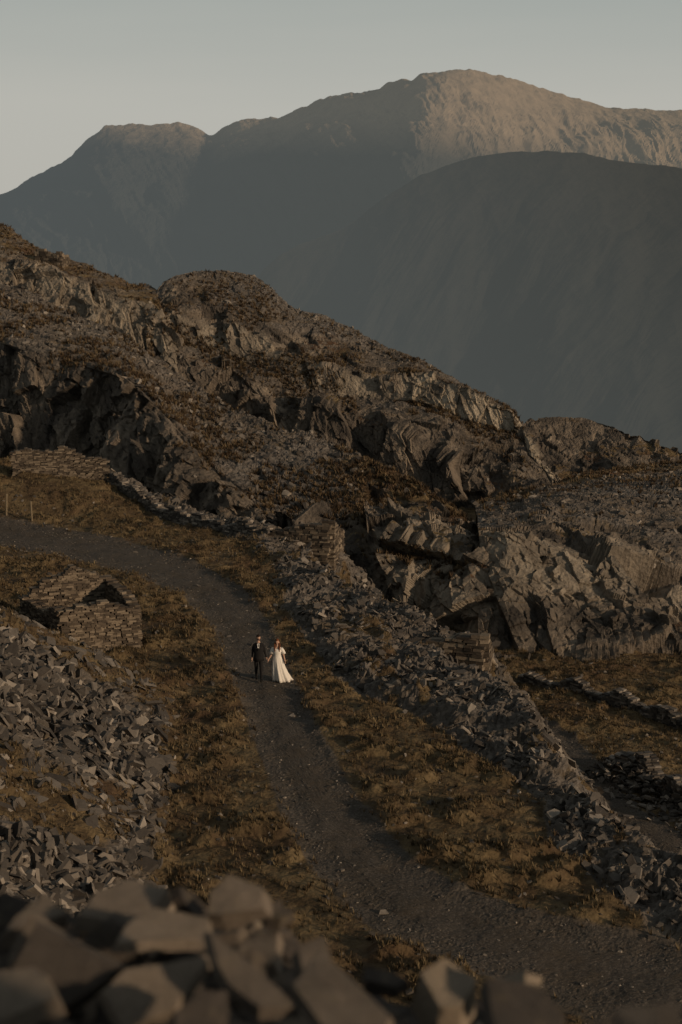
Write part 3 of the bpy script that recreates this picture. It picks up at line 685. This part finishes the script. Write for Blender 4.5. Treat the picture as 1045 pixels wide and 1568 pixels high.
for sx in (-1,1):
    s_=ringmesh('sleeve',[(0,0,0,.06,.06,0,0,3),(-.1,sx*.035,.01,.075,.07,.06,0,4),(-.24,sx*.075,.03,.095,.085,.12,0,5)],M_dress,bride,24); s_.location=(sx*.145,0,1.37)
    poly('bodice_strap',[(sx*.03,-.11,1.30),(sx*.12,-.115,1.30),(sx*.15,-.065,1.39),(sx*.08,-.075,1.405)],M_dress,bride)

# ------------------------------------------------------------------ light and sky
EL=math.radians(14); AZ=math.radians(56)
to=Vector((math.sin(AZ)*math.cos(EL),-math.cos(AZ)*math.cos(EL),math.sin(EL)))
sd=bpy.data.lights.new('sun','SUN'); sd.energy=3.0; sd.angle=math.radians(2.0); sd.color=(1.0,.73,.48)
so=link(bpy.data.objects.new('sun',sd)); so.rotation_euler=to.to_track_quat('Z','Y').to_euler(); so.location=(50,-30,60)
w=bpy.data.worlds.new('World'); bpy.context.scene.world=w; w.use_nodes=True; t=w.node_tree; bg=t.nodes['Background']
sky=t.nodes.new('ShaderNodeTexSky'); sky.sky_type='NISHITA'; sky.sun_disc=False; sky.sun_elevation=EL; sky.sun_rotation=math.atan2(to.x,to.y); sky.dust_density=4; sky.air_density=1.2
hs=t.nodes.new('ShaderNodeHueSaturation'); hs.inputs['Saturation'].default_value=.35; t.links.new(sky.outputs[0],hs.inputs['Color'])
ml=t.nodes.new('ShaderNodeMix'); ml.data_type='RGBA'; ml.blend_type='MULTIPLY'; ml.inputs[0].default_value=1; ml.inputs[7].default_value=(.05,.05,.05,1); t.links.new(hs.outputs[0],ml.inputs[6])
tc=t.nodes.new('ShaderNodeTexCoord'); sp=t.nodes.new('ShaderNodeSeparateXYZ'); t.links.new(tc.outputs['Generated'],sp.inputs[0])
mp=t.nodes.new('ShaderNodeMapping'); mp.inputs['Scale'].default_value=(1.5,1.5,14); t.links.new(tc.outputs['Generated'],mp.inputs[0])
nz=t.nodes.new('ShaderNodeTexNoise'); nz.inputs['Scale'].default_value=1.5; nz.inputs['Detail'].default_value=3; t.links.new(mp.outputs[0],nz.inputs[0])
ad=t.nodes.new('ShaderNodeMath'); ad.operation='MULTIPLY_ADD'; ad.inputs[1].default_value=.05; t.links.new(nz.outputs[0],ad.inputs[0]); t.links.new(sp.outputs[2],ad.inputs[2])
rp=t.nodes.new('ShaderNodeValToRGB'); t.links.new(ad.outputs[0],rp.inputs[0]); e=rp.color_ramp.elements
e[0].position=0.02; e[0].color=(.52,.50,.45,1); e[1].position=1; e[1].color=(.13,.136,.136,1)
x=e.new(.13); x.color=(.51,.505,.46,1); x=e.new(.2); x.color=(.385,.415,.39,1); x=e.new(.4); x.color=(.22,.233,.222,1)
mx=t.nodes.new('ShaderNodeMix'); mx.data_type='RGBA'; mx.inputs[0].default_value=.88; t.links.new(ml.outputs[2],mx.inputs[6]); t.links.new(rp.outputs[0],mx.inputs[7])
t.links.new(mx.outputs[2],bg.inputs[0]); bg.inputs[1].default_value=1.0

cam=bpy.data.cameras.new('camera'); co=link(bpy.data.objects.new('camera',cam)); co.location=(0,0,CZ); co.rotation_euler=(math.radians(80),0,0)
cam.sensor_fit='VERTICAL'; cam.sensor_height=36; cam.sensor_width=24; cam.lens=50.0; cam.clip_end=60000; cam.clip_start=.1
cam.dof.use_dof=True; cam.dof.focus_distance=56; cam.dof.aperture_fstop=1.8
sc=bpy.context.scene; sc.camera=co; sc.view_settings.view_transform='Standard'; sc.view_settings.look='None'; sc.view_settings.exposure=0
